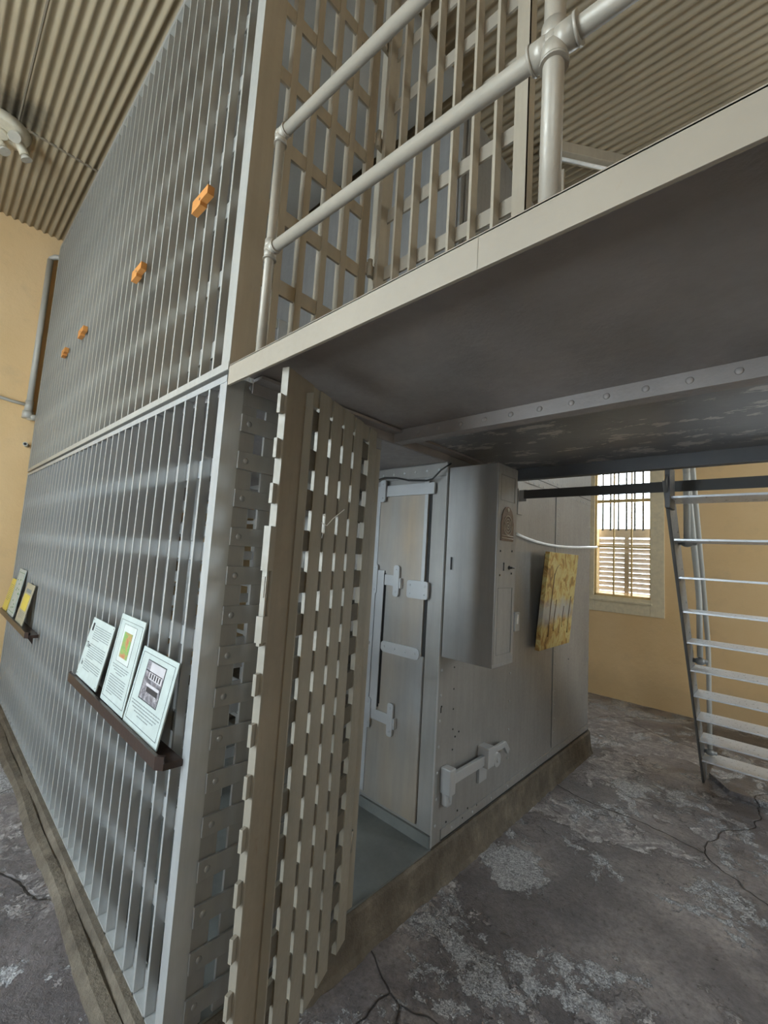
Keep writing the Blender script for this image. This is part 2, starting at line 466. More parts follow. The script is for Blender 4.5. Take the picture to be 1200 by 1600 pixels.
# louvered shutter on the lower half
t = thing('louvered_shutter', 'weathered louvered shutter covering the lower half of the far window', 'shutter', (-.27, 6.72, 1.45))
b = MB()
for x0, x1 in ((-.72, -.66), (-.30, -.24), (.10, .16)): b.box(x0, x1, 6.70, 6.735, 1.42, 2.50)
b.box(-.66, -.30, 6.70, 6.735, 2.36, 2.50); b.box(-.24, .10, 6.70, 6.735, 2.36, 2.50)
b.build('shutter_frame', 'shutter', t)
for x0, x1 in ((-.66, -.30), (-.24, .10)):
    first = None
    for i in range(12):
        if first is None:
            mt = Matrix.Translation(((x0+x1)/2, 6.717, 1.49)) @ Matrix.Rotation(R(-52), 4, 'X')
            first = MB().box(-(x1-x0)/2, (x1-x0)/2, -.04, .04, -.005, .005, mtx=mt).build('slat', 'shutter', t)
        else: copy_part(first, dz=i*.074)
# outdoors: yard and a tree
b = MB(); b.box(-25, 25, 7.2, 45, -.6, -.5); struct(b.build('ground', 'yard'))
t = thing('tree', 'green leafy tree outdoors, seen through the far window', 'tree', (1.5, 16, -.5))
b = MB(); b.cyl((1.5, 16, -.5), (1.45, 16, 3.0), .18, 10, .1); b.build('trunk', 'trunk', t)
b = MB()
for i in range(700):
    u = Vector((random.gauss(0, 1), random.gauss(0, 1), random.gauss(0, 1))).normalized()*random.uniform(.4, 1.2)
    p = Vector((1.5, 16, 3.6)) + Vector((u.x*1.1, u.y*1.1, u.z*1.1))
    q = Euler((random.random()*6, random.random()*6, random.random()*6)).to_matrix()
    vs = [b.bm.verts.new(p + q @ Vector(v)) for v in ((-.05, -.1, 0), (.05, -.1, .01), (.07, .05, 0), (0, .14, .015), (-.07, .05, 0))]
    b.bm.faces.new(vs)
b.build('foliage', 'leaf', t)

# ------------------------------------------------------------------ concrete curbs under the steel
def rough_strip(name, pts_fn, x0, x1, n, mat, axis):
    """prism along an axis with slightly wandering section; pts_fn(u, rnd) -> [(a,z)...]"""
    bm = bmesh.new(); rows = []
    rs = random.Random(5); 
    for i in range(n+1):
        u = x0 + (x1-x0)*i/n; pts = pts_fn(u, rs)
        rows.append([bm.verts.new((u, a, z) if axis == 'x' else (a, u, z)) for a, z in pts])
    for A, B in zip(rows, rows[1:]):
        for k in range(len(A)-1): bm.faces.new((A[k], A[k+1], B[k+1], B[k]))
    bm.faces.new(rows[0]); bm.faces.new(rows[-1][::-1])
    bmesh.ops.recalc_face_normals(bm, faces=bm.faces)
    me = bpy.data.meshes.new(name); bm.to_mesh(me); bm.free(); me.materials.append(M[mat])
    o = bpy.data.objects.new(name, me); COL.objects.link(o); return struct(o)
def front_curb(u, r):
    j = .004*math.sin(u*9)+r.uniform(-.001, .001); k = .005*math.sin(u*5.3+1)+r.uniform(-.0015, .0015)
    return [(.0, 0), (.0, .215), (-.024, .214), (-.032+j, .200), (-.038+j, .184+k), (-.046+k*.5, .190), (-.082+k, .186+j*.5), (-.105+k*2, .165), (-.112, .10), (-.112, -.01), (0, -.01)]
MB().box(XL, .30, YF, -.08, 0, .155).build('trim_6', 'floor')['kind'] = 'structure'
rough_strip('trim_3', front_curb, XL+.02, -.0, 160, 'curb', 'x')
def side_curb(u, r):
    j = r.uniform(-.003, .003); k = r.uniform(-.005, .005)
    return [(-.02, -.01), (-.02, .212), (.008+j*.5, .211), (.018+j, .195), (.022+k*.6, .10), (.032+k, .03), (.045+k*1.5, .002), (.045, -.01)]
rough_strip('trim_4', side_curb, .0, 4.16, 90, 'curb', 'y')
b = MB(); b.box(-4.42, -.02, 0.0, 4.14, 0, .20); struct(b.build('trim_5', 'curb'))

b = MB(); b.prism([(.955, 4.50), (1.12, 4.235), (1.37, 4.225), (2.6, 4.20), (2.6, 5.4), (1.0, 5.4)], 0, .045, 'z'); struct(b.build('trim_7', 'floor'))
# ------------------------------------------------------------------ cage: lower street face (plane y=0)
ZB, ZT = .215, 2.50
t = thing('barred_cell_wall', 'long lower barred grey steel wall behind the placard shelves', 'barred wall', (0, 0, ZB))
b = MB(); b.box(-.055, .0, 0, .012, ZB, 2.50); b.box(-.012, .0, .012, .070, ZB, 2.50); b.build('corner_post', 'bars', t)
b = MB(); b.box(-4.42, -.0, -.002, .0, 2.474, 2.500); b.box(-4.42, -.02, 0, .045, 2.490, 2.501); b.build('top_rail', 'bars', t)
b = MB(); b.box(-4.42, -.02, .0, .05, ZB, ZB+.008); b.build('bottom_rail', 'bars', t)
b = MB(); b.box(-4.42, -4.38, 0, .05, ZB, 2.49); b.build('end_post', 'bars', t)
first = None
for i in range(37):
    if first is None: first = MB().box(-.153, -.139, 0, .034, ZB, 2.478).build('vertical_bar', 'bars', t)
    else: copy_part(first, dx=-.1145*i)
first = None
for z in (.235+.02, .546, .857, 1.17, 1.50, 1.833, 2.165):
    if first is None: first = MB().box(-4.40, -.012, -.0 + .0345, .0445, z-.036, z+.036).build('crossbar', 'bars', t); zf = z
    else: copy_part(first, dz=z-zf)

# ------------------------------------------------------------------ upper face
t = thing('barred_cell_wall', 'tall upper barred grey steel wall reaching up to the corrugated ceiling', 'barred wall', (0, 0, 2.53))
b = MB(); b.box(-4.44, .002, -.003, -.001, 2.521, 2.552); b.box(-4.44, .0, -.001, .05, 2.520, 2.528); b.build('bottom_rail', 'bars_up', t)
b = MB(); b.box(-4.44, .0, -.002, .04, 5.085, 5.125); b.build('top_rail', 'bars_up', t)
b = MB(); b.box(-.062, .004, -.001, -.0001, 2.535, 5.12); b.box(-.062, -.013, -.0001, .012, 2.535, 5.12); b.build('corner_post', 'bars_up', t)
b = MB(); b.box(-4.46, -4.42, 0, .05, 2.52, 5.12); b.build('end_post', 'bars_up', t)
first = None
for i in range(38):
    if first is None: first = MB().box(-.147, -.134, 0, .034, 2.54, 5.10).build('vertical_bar', 'bars_up', t)
    else: copy_part(first, dx=-.1145*i)
first = None
for z in (2.68, 3.00, 3.32, 3.64, 3.945, 4.26, 4.58, 4.90):
    if first is None: first = MB().box(-4.42, -.012, -.0 + .0345, .0445, z-.036, z+.036).build('crossbar', 'bars_up', t); zf = z
    else: copy_part(first, dz=z-zf)
# gap filler bolts between storeys
# ------------------------------------------------------------------ lower end panel (plane x=0), fixed lattice
t = thing('lattice_screen', 'fixed grey flat-bar lattice panel beside the lower corner post, with round rivets', 'lattice panel', (0, .07, ZB))
MB().box(-.012, -.0, .070, .132, ZB, 2.50).build('edge_strip', 'plate', t)
MB().box(-.010, .003, .07, .85, 2.405, 2.50).build('head_plate', 'plate', t)
first = None
for k in range(15):
    z = 2.333-.1455*k
    if first is None:
        first = MB().box(.0005, .0105, .067, .80, z-.034, z+.034, .0015).build('crossbar', 'plate', t)
    else: copy_part(first, dz=-.1455*k)
firstr = None
for k in range(16):
    z = 2.333-.1455*k+.1455
    if firstr is None: firstr = MB().rivet((.003, .10, z), 'x', .012).build('rivet', 'plate', t)
    else:
        c = copy_part(firstr, dz=-.1455*k); c.location.x += .0070
first = None
for y in (.176, .281, .386, .491, .596, .701):
    if first is None: first = MB().box(-.013, .0, y, y+.08, ZB, 2.42).build('vertical_bar', 'plate', t); yf = y
    else: copy_part(first, dy=y-yf)
MB().box(-.03, .0, .81, .85, ZB, 2.40).build('door_jamb', 'gatebar', t)

# ------------------------------------------------------------------ lattice gate swung open against it
t = thing('lattice_gate', 'tall flat-bar lattice gate swung open below the walkway', 'gate', (.022, .79, .17), R(-68.9))
GH = 2.29
def gp(b, name, mat): return b.build(name, mat, t, world=False)
gp(MB().box(.645, .80, .0, .0225, 0, GH), 'lock_stile', 'gate')
gp(MB().box(.683, .690, .0225, .052, .02, GH-.045), 'lock_angle', 'gatebar')
gp(MB().box(.045, .128, .0, .0225, 0, GH), 'hinge_stile', 'gatebar')
gp(MB().box(.10, .70, .003, .016, GH-.07, GH), 'head_plate', 'gatebar')
for z in (.35, 1.15, 1.95): gp(MB().cyl((.03, .01, z), (.03, .01, z+.09), .012, 12).box(.03, .06, .004, .012, z+.01, z+.08), 'hinge', 'gatebar')
first = None
for i in range(4):
    if first is None: first = gp(MB().box(.5135, .5945, .0095, .0225, 0, GH), 'vertical_bar', 'gatebar')
    else: copy_part(first, dx=-.1035*i)
first = None
for k in range(15):
    z = 2.043-.17-.148*(k-2)
    ext = .80
    if first is None: first = gp(MB().box(.045, ext, .002, .0170, z-.037, z+.037), 'crossbar', 'recess_shade'); zf = z
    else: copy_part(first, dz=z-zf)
gp(MB().box(.80, .806, -.002, .024, 0, GH+.0), 'edge_plate', 'gatebar')
first = gp(MB().box(.806, .826, .003, .016, .057, .122, .001), 'lock_tongue', 'gatebar')
for k in range(1, 15): copy_part(first, dz=.148*k)
gp(MB().box(.806, .830, -.001, .024, 1.62, 1.76).box(.806, .830, -.001, .024, 1.40, 1.48).box(.815, .824, .002, .020, 1.48, 1.62), 'keeper', 'gatebar')
gp(MB().tube([(.52, .022, 1.80), (.50, .035, 1.79), (.48, .05, 1.82), (.44, .075, 1.86)], .0016, 6).tube([(.52, .03, 1.83), (.525, .04, 1.82), (.51, .03, 1.78), (.515, .026, 1.74)], .0016, 6), 'wire_twist', 'conduit')['label'] = 'thin bent wire twisted round the gate bars'

# ------------------------------------------------------------------ inner steel cell
cell = thing('steel_cell', 'riveted grey steel inner cell with door, standing on the concrete curb', 'jail cell', (-.3, 2.8, .22))
ZC1, ZC2 = .22, 2.46
# body: plates as walls
b = MB(); b.box(-.010, .0, 1.457, 4.13, ZC1, 4.95); b.build('side_wall', 'plate', cell)
b = MB(); b.box(0, .004, 1.465, 2.350, .295, 2.45, .001); b.box(0, .004, 3.262, 4.12, .30, 2.54, .001); b.box(0, .003, 1.47, 4.13, 2.555, 3.4, .001)
b.build('lapped_plate', 'plate', cell)
b = MB(); b.box(-.004, .006, 1.55, 4.13, ZC1, .285, .001); b.build('base_angle', 'plate', cell)
b = MB(); b.box(0.003, .0055, 2.42, 4.125, 2.515, 2.62, .001); b.box(.003, .006, 3.18, 3.27, .30, 2.52, .0008); b.build('seam_strip', 'plate', cell)
b = MB(); b.box(.0042, .0055, 3.263, 3.270, .30, 2.52); b.box(.004, .0058, 2.42, 4.125, 2.572, 2.578); b.box(.006, .0066, 1.55, 4.13, .222, .232); b.build('seam_gap', 'black', cell)
rv0 = None
def cell_rivet(x, y, z, ax='x'):
    global rv0
    if rv0 is None: rv0 = MB().rivet((0, 0, 0), 'x', .009).build('rivet', 'hard', cell, world=False)
    c = rv0 if not rv0.get('placed') else copy_part(rv0)
    if c is rv0: rv0['placed'] = 1
    elif 'placed' in c: del c['placed']
    c.location = Vector((x, y, z)) - cell.location
    if ax == 'y': c.rotation_euler = (0, 0, PI/2)
for k in range(7): cell_rivet(.005, 1.487, .33 + k*.145)
for z in (2.53, 2.605):
    for k in range(17): cell_rivet(.0058, 2.50+.1*k, z)
z = .40
for k in range(12): cell_rivet(.006, 3.225, .42 + .115*k)
for k in range(8): cell_rivet(.006, 3.235, 2.02 + .06*k)
for k in range(10): cell_rivet(.0045, 2.372, .45 + .20*k)
for k in range(11): cell_rivet(.0062, 1.66+.24*k, .255)
for k in range(8): cell_rivet(.005, 4.105, .40 + .27*k)
b = MB()
for k, z in enumerate((1.20, 1.07, .95, .83, .71, .60)): b.cyl((.003, 1.62+.004*k, z), (.0055, 1.62+.004*k, z), .0055, 8)
for y, z in ((1.70, .80), (1.66, .78), (1.50, .99), (1.72, .33), (1.60, .31), (1.84, .30), (1.78, .265), (1.95, .28), (2.39, 1.78), (2.37, 1.35), (3.55, 1.0)): b.cyl((.003, y, z), (.0062, y, z), .006, 8)
b.box(.003, .0055, 1.492, 1.500, .955, .985)
b.build('bolt_holes', 'black', cell)
# corner angle
MB().box(-.0005, .003, 1.451, 1.466, ZC1, 2.45).build('corner_angle', 'hard', cell)
# front wall plates round the doorway (plane y = 1.457)
b = MB(); b.box(-.105, -.0, 1.457, 1.467, ZC1, 2.455); b.box(-.66, -.105, 1.457, 1.467, 2.28, 2.455)
b.box(-.66, -.57, 1.457, 1.467, ZC1, 2.28); b.box(-.57, -.105, 1.457, 1.467, ZC1, .30); b.build('front_wall', 'plate', cell)
b = MB(); b.box(-.66, -.0, 1.449, 1.457, 2.375, 2.455, .001); b.build('head_band', 'plate', cell)
for k in range(7): cell_rivet(-.06-.095*k, 1.449, 2.415, 'y')
# other walls of the cell, top, floor, barred front further along
MB().box(-4.42, -.01, 4.12, 4.13, ZC1, 4.95).build('back_wall', 'plate', cell)
MB().box(-4.42, -.01, 1.457, 4.13, 4.94, 4.95).build('roof_plate', 'plate', cell)
MB().box(-4.42, -.01, 1.46, 4.12, 2.46, 2.52).build('middle_deck', 'plate', cell)
MB().box(-1.60, -1.59, 1.467, 4.12, ZC1, 2.46).build('partition', 'plate', cell)
MB().box(-4.42, -.66, 1.457, 1.467, 2.36, 2.46).build('barred_front_head', 'plate', cell)
first = None
for k in range(14):
    if first is None: first = MB().box(-4.40, -.655, 1.452, 1.460, .30, .335).build('front_crossbar', 'plate', cell)
    else: copy_part(first, dz=.1485*k)
first = None
for k in range(16):
    if first is None: first = MB().box(-.86, -.80, 1.460, 1.472, ZC1, 2.40).build('front_bar', 'plate', cell)
    else: copy_part(first, dx=-.23*k)
MB().box(-4.42, -.014, .05, 1.456, 5.085, 5.10).build('corridor_roof_plate', 'deck_light', cell)
MB().box(-4.415, -4.40, .05, 1.456, .222, 2.46).build('end_wall', 'plate', cell)
MB().box(-4.415, -4.40, .05, 1.456, 2.53, 5.085).build('end_wall', 'plate', cell)
# upper storey front (behind the upper lattice)
b = MB(); b.box(-4.42, -.01, 1.457, 1.467, 2.53, 4.95); b.box(-.52, -.02, 1.447, 1.457, 2.60, 4.4, .002); b.box(-.60, .0, 1.445, 1.457, 4.45, 4.53, .002); b.build('upper_front_wall', 'plate', cell)
b = MB(); b.box(0, .012, 1.50, 1.53, 2.55, 4.9); b.box(0, .010, 2.2, 2.26, 2.55, 4.9); b.box(0, .012, 1.50, 2.3, 3.62, 3.68); b.box(0, .012, 1.50, 2.3, 3.10, 3.15); b.build('upper_side_strip', 'plate', cell)

MB().box(-.57, -.0, 1.441, 1.4565, .222, .285).build('kick_strip', 'floorplate', cell)
# the solid cell door
d = MB(); d.box(-.57, -.125, 1.440, 1.456, .31, 2.275, .002); d.box(-.125, -.108, 1.4405, 1.456, .31, 1.26); door = d.build('cell_door', 'door', cell)
b = MB(); b.box(-.125, -.105, 1.4545, 1.4565, 1.26, 2.275); b.build('door_gap', 'black', cell)
b = MB(); b.box(-.572, -.535, 1.434, 1.440, .33, 2.275, .001); b.box(-.150, -.125, 1.436, 1.441, 1.70, 2.28, .001); b.build('door_edge_strip', 'hard', door)
MB().box(-.520, -.455, 1.426, 1.436, .86, 1.76, .002).build('bolt_bar', 'hard', door)
b = MB(); b.box(-.449, -.441, 1.4385, 1.4400, .90, 1.70).box(-.455, -.449, 1.430, 1.4395, .88, 1.74); b.build('bar_gap', 'black', door)
def strap(x0, x1, z0, z1, y=1.428, t_=.010, rnd=.02, name='strap', mat='hard', par=door, riv=()):
    b = MB(); pts = []
    for cx, cz, a0_ in ((x1-rnd, z1-rnd, 0), (x0+rnd, z1-rnd, 90), (x0+rnd, z0+rnd, 180), (x1-rnd, z0+rnd, 270)):
        for k in range(5):
            a = R(a0_ + k*22.5); pts.append((cx+rnd*math.cos(a), cz+rnd*math.sin(a)))
    b.prism(pts, y, y+t_, 'y')
    for x, z in riv: b.rivet((x, y, z), 'y', .0075)
    return b.build(name, mat, par)
# vertical keeper plates
strap(-.555, -.512, 1.60, 1.80, 1.420, .012, .016, 'keeper_plate', riv=((-.533, 1.77), (-.533, 1.63)))
strap(-.365, -.318, 1.60, 1.80, 1.420, .012, .016, 'keeper_plate', riv=((-.342, 1.77), (-.342, 1.63)))
strap(-.545, -.502, .735, .925, 1.420, .012, .016, 'keeper_plate', riv=((-.523, .895), (-.523, .765)))
strap(-.352, -.306, .735, .935, 1.420, .012, .016, 'keeper_plate', riv=((-.329, .905), (-.329, .765)))
for (x, z) in ((-.307, 1.655), (-.295, .79)):
    MB().box(x, x+.012, 1.41, 1.438, z, z+.065, .002).build('keeper_pin', 'hard', door)
# horizontal slide bars
MB().box(-.655, -.33, 1.430, 1.438, 1.665, 1.735, .001).build('slide_bar', 'hard', door)
MB().box(-.665, -.335, 1.430, 1.438, .795, .86, .001).build('slide_bar', 'hard', door)
strap(-.452, -.130, 1.235, 1.305, 1.430, .010, .03, 'hinge_strap', riv=((-.42, 1.27), (-.33, 1.27), (-.24, 1.27), (-.165, 1.27)))
strap(-.250, -.085, 1.605, 1.715, 1.424, .014, .018, 'hinge_plate', riv=((-.225, 1.685), (-.225, 1.635), (-.11, 1.685), (-.11, 1.635)))
b = MB(); b.box(-.60, -.555, 1.405, 1.440, 1.262, 1.280, .004); b.ball((-.60, 1.408, 1.272), .014, 1.4, .8, 1); b.build('pull_knob', 'hard', door)
# overhead slide rail and its hanger
b = MB(); b.box(-.655, -.075, 1.428, 1.442, 2.262, 2.335, .001); b.box(-.150, -.115, 1.424, 1.43, 2.33, 2.36, .001); b.build('slide_rail', 'hard', cell)
strap(-.525, -.475, 2.225, 2.375, 1.412, .012, .016, 'rail_hanger', par=cell, riv=((-.50, 2.35), (-.50, 2.25)))
MB().box(-.78, -.66, 1.44, 1.456, 2.08, 2.24, .001).build('lock_box', 'cabinet', cell)
# black cable above the door
tag(MB().tube([(-.90, 1.40, 2.30), (-.70, 1.41, 2.34), (-.60, 1.415, 2.375), (-.49, 1.41, 2.392), (-.38, 1.41, 2.382), (-.27, 1.41, 2.357), (-.12, 1.405, 2.345), (-.07, 1.40, 2.35), (-.01, 1.40, 2.40), (.05, 1.42, 2.44)], .0055, 8).build('power_cable', 'cable'),
    'black cable draped over the slide rail above the cell door', 'cable')

# corridor floor and ceiling inside the cage
tag(MB().box(-4.40, .004, .02, 1.457, .205, .222).build('floor_plate', 'floorplate'), 'dark green-grey steel floor plate inside the cell doorway', 'floor plate')
tag(MB().box(-4.40, -.015, .05, 1.455, 2.462, 2.50).build('corridor_ceiling_plate', 'deck'), 'grey steel plate over the corridor inside the open gateway', 'steel plate')

# lattice partition inside the corridor
t = thing('lattice_partition', 'light lattice partition across the corridor, glimpsed past the open gate', 'lattice panel', (-1.25, .75, .22))
first = None
for k in range(8):
    if first is None: first = MB().box(-1.25, -1.238, .10, .17, .222, 2.46).build('vertical_bar', 'bars', t)
    else: copy_part(first, dy=.165*k)
first = None
for k in range(15):
    if first is None: first = MB().box(-1.262, -1.25, .05, 1.44, .30, .362).build('crossbar', 'bars', t)
    else: copy_part(first, dz=.147*k)

t = thing('lattice_screen', 'pale lattice screen deep inside the upper cage, low behind the tan lattice', 'lattice panel', (-.95, .75, 2.53))
first = None
for k in range(8):
    if first is None: first = MB().box(-.95, -.938, .10, .17, 2.535, 3.4).build('vertical_bar', 'bars', t)
    else: copy_part(first, dy=.165*k)
first = None
for k in range(6):
    if first is None: first = MB().box(-.962, -.95, .05, 1.44, 2.60, 2.662).build('crossbar', 'bars', t)
    else: copy_part(first, dz=.147*k)

# ------------------------------------------------------------------ lever cabinet on the cell corner
t = thing('lever_cabinet', 'tall grey steel lever cabinet mounted on the corner of the inner cell', 'cabinet', (.17, 1.59, 1.285))
MB().box(.008, .34, 1.468, 1.712, 1.283, 2.425, .003).build('body', 'cabinet', t)
b = MB(); b.box(.3405, .343, 1.474, 1.704, 1.305, 2.41, .001); face = b.build('front_plate', 'plate', t)
for (y0, y1, z0, z1) in ((1.500, 1.672, 2.215, 2.365), (1.500, 1.672, 1.35, 1.72)):
    b = MB()
    b.box(.343, .3455, y0, y1, z1-.005, z1); b.box(.343, .3455, y1-.005, y1, z0, z1); b.box(.343, .3440, y0, y0+.003, z0, z1); b.box(.343, .3440, y0, y1, z0, z0+.003)
    b.build('panel_moulding', 'stair', face)
# cast maker's plate: arched relief plate
pts = [(1.508, 1.985), (1.508, 2.09)]
for k in range(9):
    a = PI - PI*k/8; pts.append((1.583+.070*math.cos(a), 2.10+.085*math.sin(a)**1.0*1.0))
pts += [(1.658, 2.09), (1.658, 1.985)]
pl = MB().prism(pts, .343, .348, 'x').build('cast_plate', 'brass', t); pl['label'] = 'dark bronze arched casting with raised scrollwork'
b = MB()
for rr in (.018, .034, .05):
    b.tube([(.349, 1.583+rr*math.cos(a*PI/10), 2.075+rr*1.1*math.sin(a*PI/10)) for a in range(21)], .003, 6)
for z in (2.00, 2.015): b.tube([(.349, 1.515, z), (.349, 1.65, z)], .003, 6)
b.ball((.349, 1.583, 2.165), .012, .4, 1, 1); b.ball((.349, 1.583, 2.075), .008, .5, 1, 1)
b.build('scrollwork', 'tan', pl)
b = MB(); b.box(.343, .3445, 1.556, 1.564, 1.815, 1.855); b.cyl((.343, 1.56, 1.855), (.3445, 1.56, 1.855), .007, 10)
for y, z in ((1.515, 1.925), (1.655, 1.93), (1.515, 1.79), (1.655, 1.80)): b.cyl((.343, y, z), (.345, y, z), .006, 8)
b.build('keyhole', 'black', t)
b = MB(); b.cyl((.343, 1.625, 1.833), (.365, 1.625, 1.833), .006, 10); b.cyl((.343, 1.625, 1.833), (.347, 1.625, 1.833), .012, 12); b.cyl((.36, 1.617, 1.835), (.36, 1.655, 1.833), .005, 8); b.build('turn_knob', 'dark', t)
b = MB(); b.box(.045, .060, 1.4640, 1.4655, 1.80, 1.875); b.build('slot', 'black', t)
MB().box(.0425, .045, 1.4630, 1.4655, 1.797, 1.878).box(.060, .0625, 1.4630, 1.4655, 1.797, 1.878).build('slot_edge', 'hard', t)

# slide latch low on the side wall
t = thing('slide_latch', 'light grey sliding bar latch low on the riveted cell wall', 'latch', (.04, 1.8, .5))
b = MB(); b.box(.004, .075, 1.520, 1.580, .50, .645, .006); b.box(.004, .05, 1.535, 1.590, .425, .51, .01); b.build('end_bracket', 'hard', t)
MB().box(.035, .060, 1.575, 2.03, .545, .605, .003).build('slide_bar', 'hard', t)
b = MB(); b.box(.004, .085, 1.94, 2.02, .53, .655, .003); b.box(.004, .022, 1.94, 2.04, .42, .55, .002); b.build('housing', 'hard', t)
b = MB(); b.cyl((.022, 2.085, .545), (.075, 2.085, .545), .045, 18); b.cyl((.07, 2.085, .545), (.085, 2.085, .545), .014, 12); b.build('pivot', 'hard', t)
b = MB(); b.box(.04, .062, 2.02, 2.22, .585, .625, .004)
b.box(.04, .062, -.045, .045, -.02, .02, .004, mtx=Matrix.Translation((0, 2.245, .575)) @ Matrix.Rotation(R(-48), 4, 'X')); b.build('hook', 'hard', t)
MB().ball((.055, 1.56, .478), .014, .6, .7, 1.8).build('pin', 'hard', t)

# switch box on the wall
t = thing('switch_box', 'small grey surface switch box on the cell wall between cabinet and painting', 'switch', (.01, 2.42, 1.42))
MB().box(.004, .03, 2.375, 2.450, 1.355, 1.495, .004).build('box', 'hard', t)
MB().box(.03, .038, 2.395, 2.41, 1.41, 1.48, .001).build('toggle', 'conduit', t)

# ------------------------------------------------------------------ walkway
ZD0, ZD1 = 2.518, 2.530
t = thing('walkway', 'overhead steel plate walkway with dark underside and pale edge', 'walkway', (1.8, 1.0, 2.455))
XW = 3.6
MB().box(.004, XW, .006, .945, ZD0, ZD1).build('deck_plate', 'deck', t)
MB().box(.012, XW, .945, 2.06, ZD0-.004, ZD1-.001).build('rear_deck_plate', 'peel', t)
b = MB(); b.box(.012, XW, -.004, .006, 2.455, 2.532, .001); b.box(.012, XW, -.004, .05, 2.527, 2.534, .001); b.build('edge_angle', 'fascia', t)
MB().box(1.068, 1.070, -.0045, -.0035, 2.456, 2.531).build('edge_joint', 'gate', t)
b = MB(); b.box(.02, XW, .925, .933, 2.456, 2.518, .001); b.box(.02, XW, .933, .99, 2.456, 2.464, .001)
b.build('cross_beam', 'deck', t)
first = MB().rivet((.18, .925, 2.487), 'y', .012).build('rivet', 'deck', t)
for k in range(1, 24): copy_part(first, dx=.125*k)
b = MB(); b.box(.0045, .012, .10, 1.455, 2.456, 2.518, .001); b.box(.004, .075, .10, 2.0, 2.500, 2.5135, .001); b.build('wall_angle', 'deck', t)
b = MB(); b.box(.012, XW, 2.06, 2.072, 2.43, 2.532, .001); b.box(.012, XW, 2.02, 2.06, 2.43, 2.438, .001); b.build('rear_edge_channel', 'darkpaint', t)
for x, y in ((3.5, .1), (3.5, 1.95)):
    MB().box(x-.035, x+.035, y-.035, y+.035, 0, 2.456, .003).build('support_post', 'stair', t)

# tie bar crossing below it
t = thing('tie_bar', 'long dark flat bar running from the cell wall past the stair', 'bar', (.0, 2.2, 2.3))
MB().box(.055, 3.55, 2.405, 2.417, 2.36, 2.425).build('flat_bar', 'dark', t)
b = MB(); b.box(.004, .014, 2.40, 2.48, 2.24, 2.44, .001); b.box(.004, .07, 2.417, 2.425, 2.34, 2.43, .001); b.build('bracket', 'plate', t)

# ------------------------------------------------------------------ railing on the walkway
t = thing('pipe_railing', 'cream painted pipe railing standing on the walkway edge', 'railing', (.7, .015, 2.53))
yr = .02
z_m = lambda x: 2.925 + (x-.19)*(-.045); z_t = lambda x: 3.38 + (x-.19)*(-.075)
b = MB(); b.cyl((.185, yr, 2.5345), (.19, yr, 3.37), .0165, 20); b.build('post', 'pipe', t)
b = MB(); b.cyl((1.207, yr, 2.5345), (1.212, yr, 3.3), .0205, 24); b.build('post', 'pipe', t)
b = MB(); b.cyl((3.3, yr, 2.5345), (3.3, yr, 3.14), .0205, 20); b.build('post', 'pipe', t)
MB().cyl((.19, yr, z_m(.19)), (3.3, yr, z_m(3.3)), .0185, 24).build('middle_rail', 'pipe', t)
MB().cyl((.19, yr, z_t(.19)), (3.3, yr, z_t(3.3)), .0185, 24).build('top_rail', 'pipe', t)
def fitting(x, z, r, top=False, both=True):
    b = MB(); b.ball((x, yr, z), r*1.18, seg=20)
    b.cyl((x, yr, z-r*1.9), (x, yr, z), r*1.12, 20); b.cyl((x, yr, z-r*2.0), (x, yr, z-r*1.75), r*1.22, 20)
    b.cyl((x, yr, z), (x+r*2.0, yr, z-.002), r*1.12, 20); b.cyl((x+r*1.85, yr, z-.002), (x+r*2.1, yr, z-.002), r*1.22, 20)
    if both: b.cyl((x-r*2.0, yr, z+.002), (x, yr, z), r*1.12, 20); b.cyl((x-r*2.1, yr, z+.002), (x-r*1.85, yr, z+.002), r*1.22, 20)
    if not top: b.cyl((x, yr, z), (x, yr, z+r*1.7), r*1.12, 20)
    b.build('pipe_fitting', 'pipe', t)
fitting(.19, z_m(.19), .0195, both=False); fitting(.19, z_t(.19), .0195, top=True, both=False)
fitting(1.21, z_m(1.21), .023); fitting(1.21, z_t(1.21), .023, top=True)

# ------------------------------------------------------------------ upper end lattice (x=0) and upper inner lattice (y=.7)
t = thing('lattice_screen', 'upper tan lattice panel facing the walkway, right beside the tall corner post', 'lattice panel', (0, .35, 2.53))
MB().box(-.012, .004, .0, .096, 2.535, 5.12).build('corner_flange', 'tan', t)
first = None
for y in (.150, .262, .378, .494, .612):
    wd = .032 if y < .6 else .048
    if first is None: first = MB().box(-.038, .0, y, y+wd, 2.534, 5.10).build('vertical_bar', 'tan', t); yf = y
    else:
        if y > .6: MB().box(-.028, .0, y, y+wd, 2.534, 5.10).build('vertical_bar', 'tan', t)
        else: copy_part(first, dy=y-yf)
first = None
for k in range(9):
    z = 2.640+.3105*k
    if z > 5.1: break
    if first is None: first = MB().box(-.018, -.006, .09, .66, z-.0325, z+.0325).build('crossbar', 'tan', t)
    else: copy_part(first, dz=.3105*k)
first = MB().box(-.012, .008, .655, .735, 3.27, 3.33, .003).cyl((.012, .675, 3.255), (.012, .675, 3.345), .013, 14).build('hinge', 'tan', t)
copy_part(first, dz=.72); copy_part(first, dz=1.3)

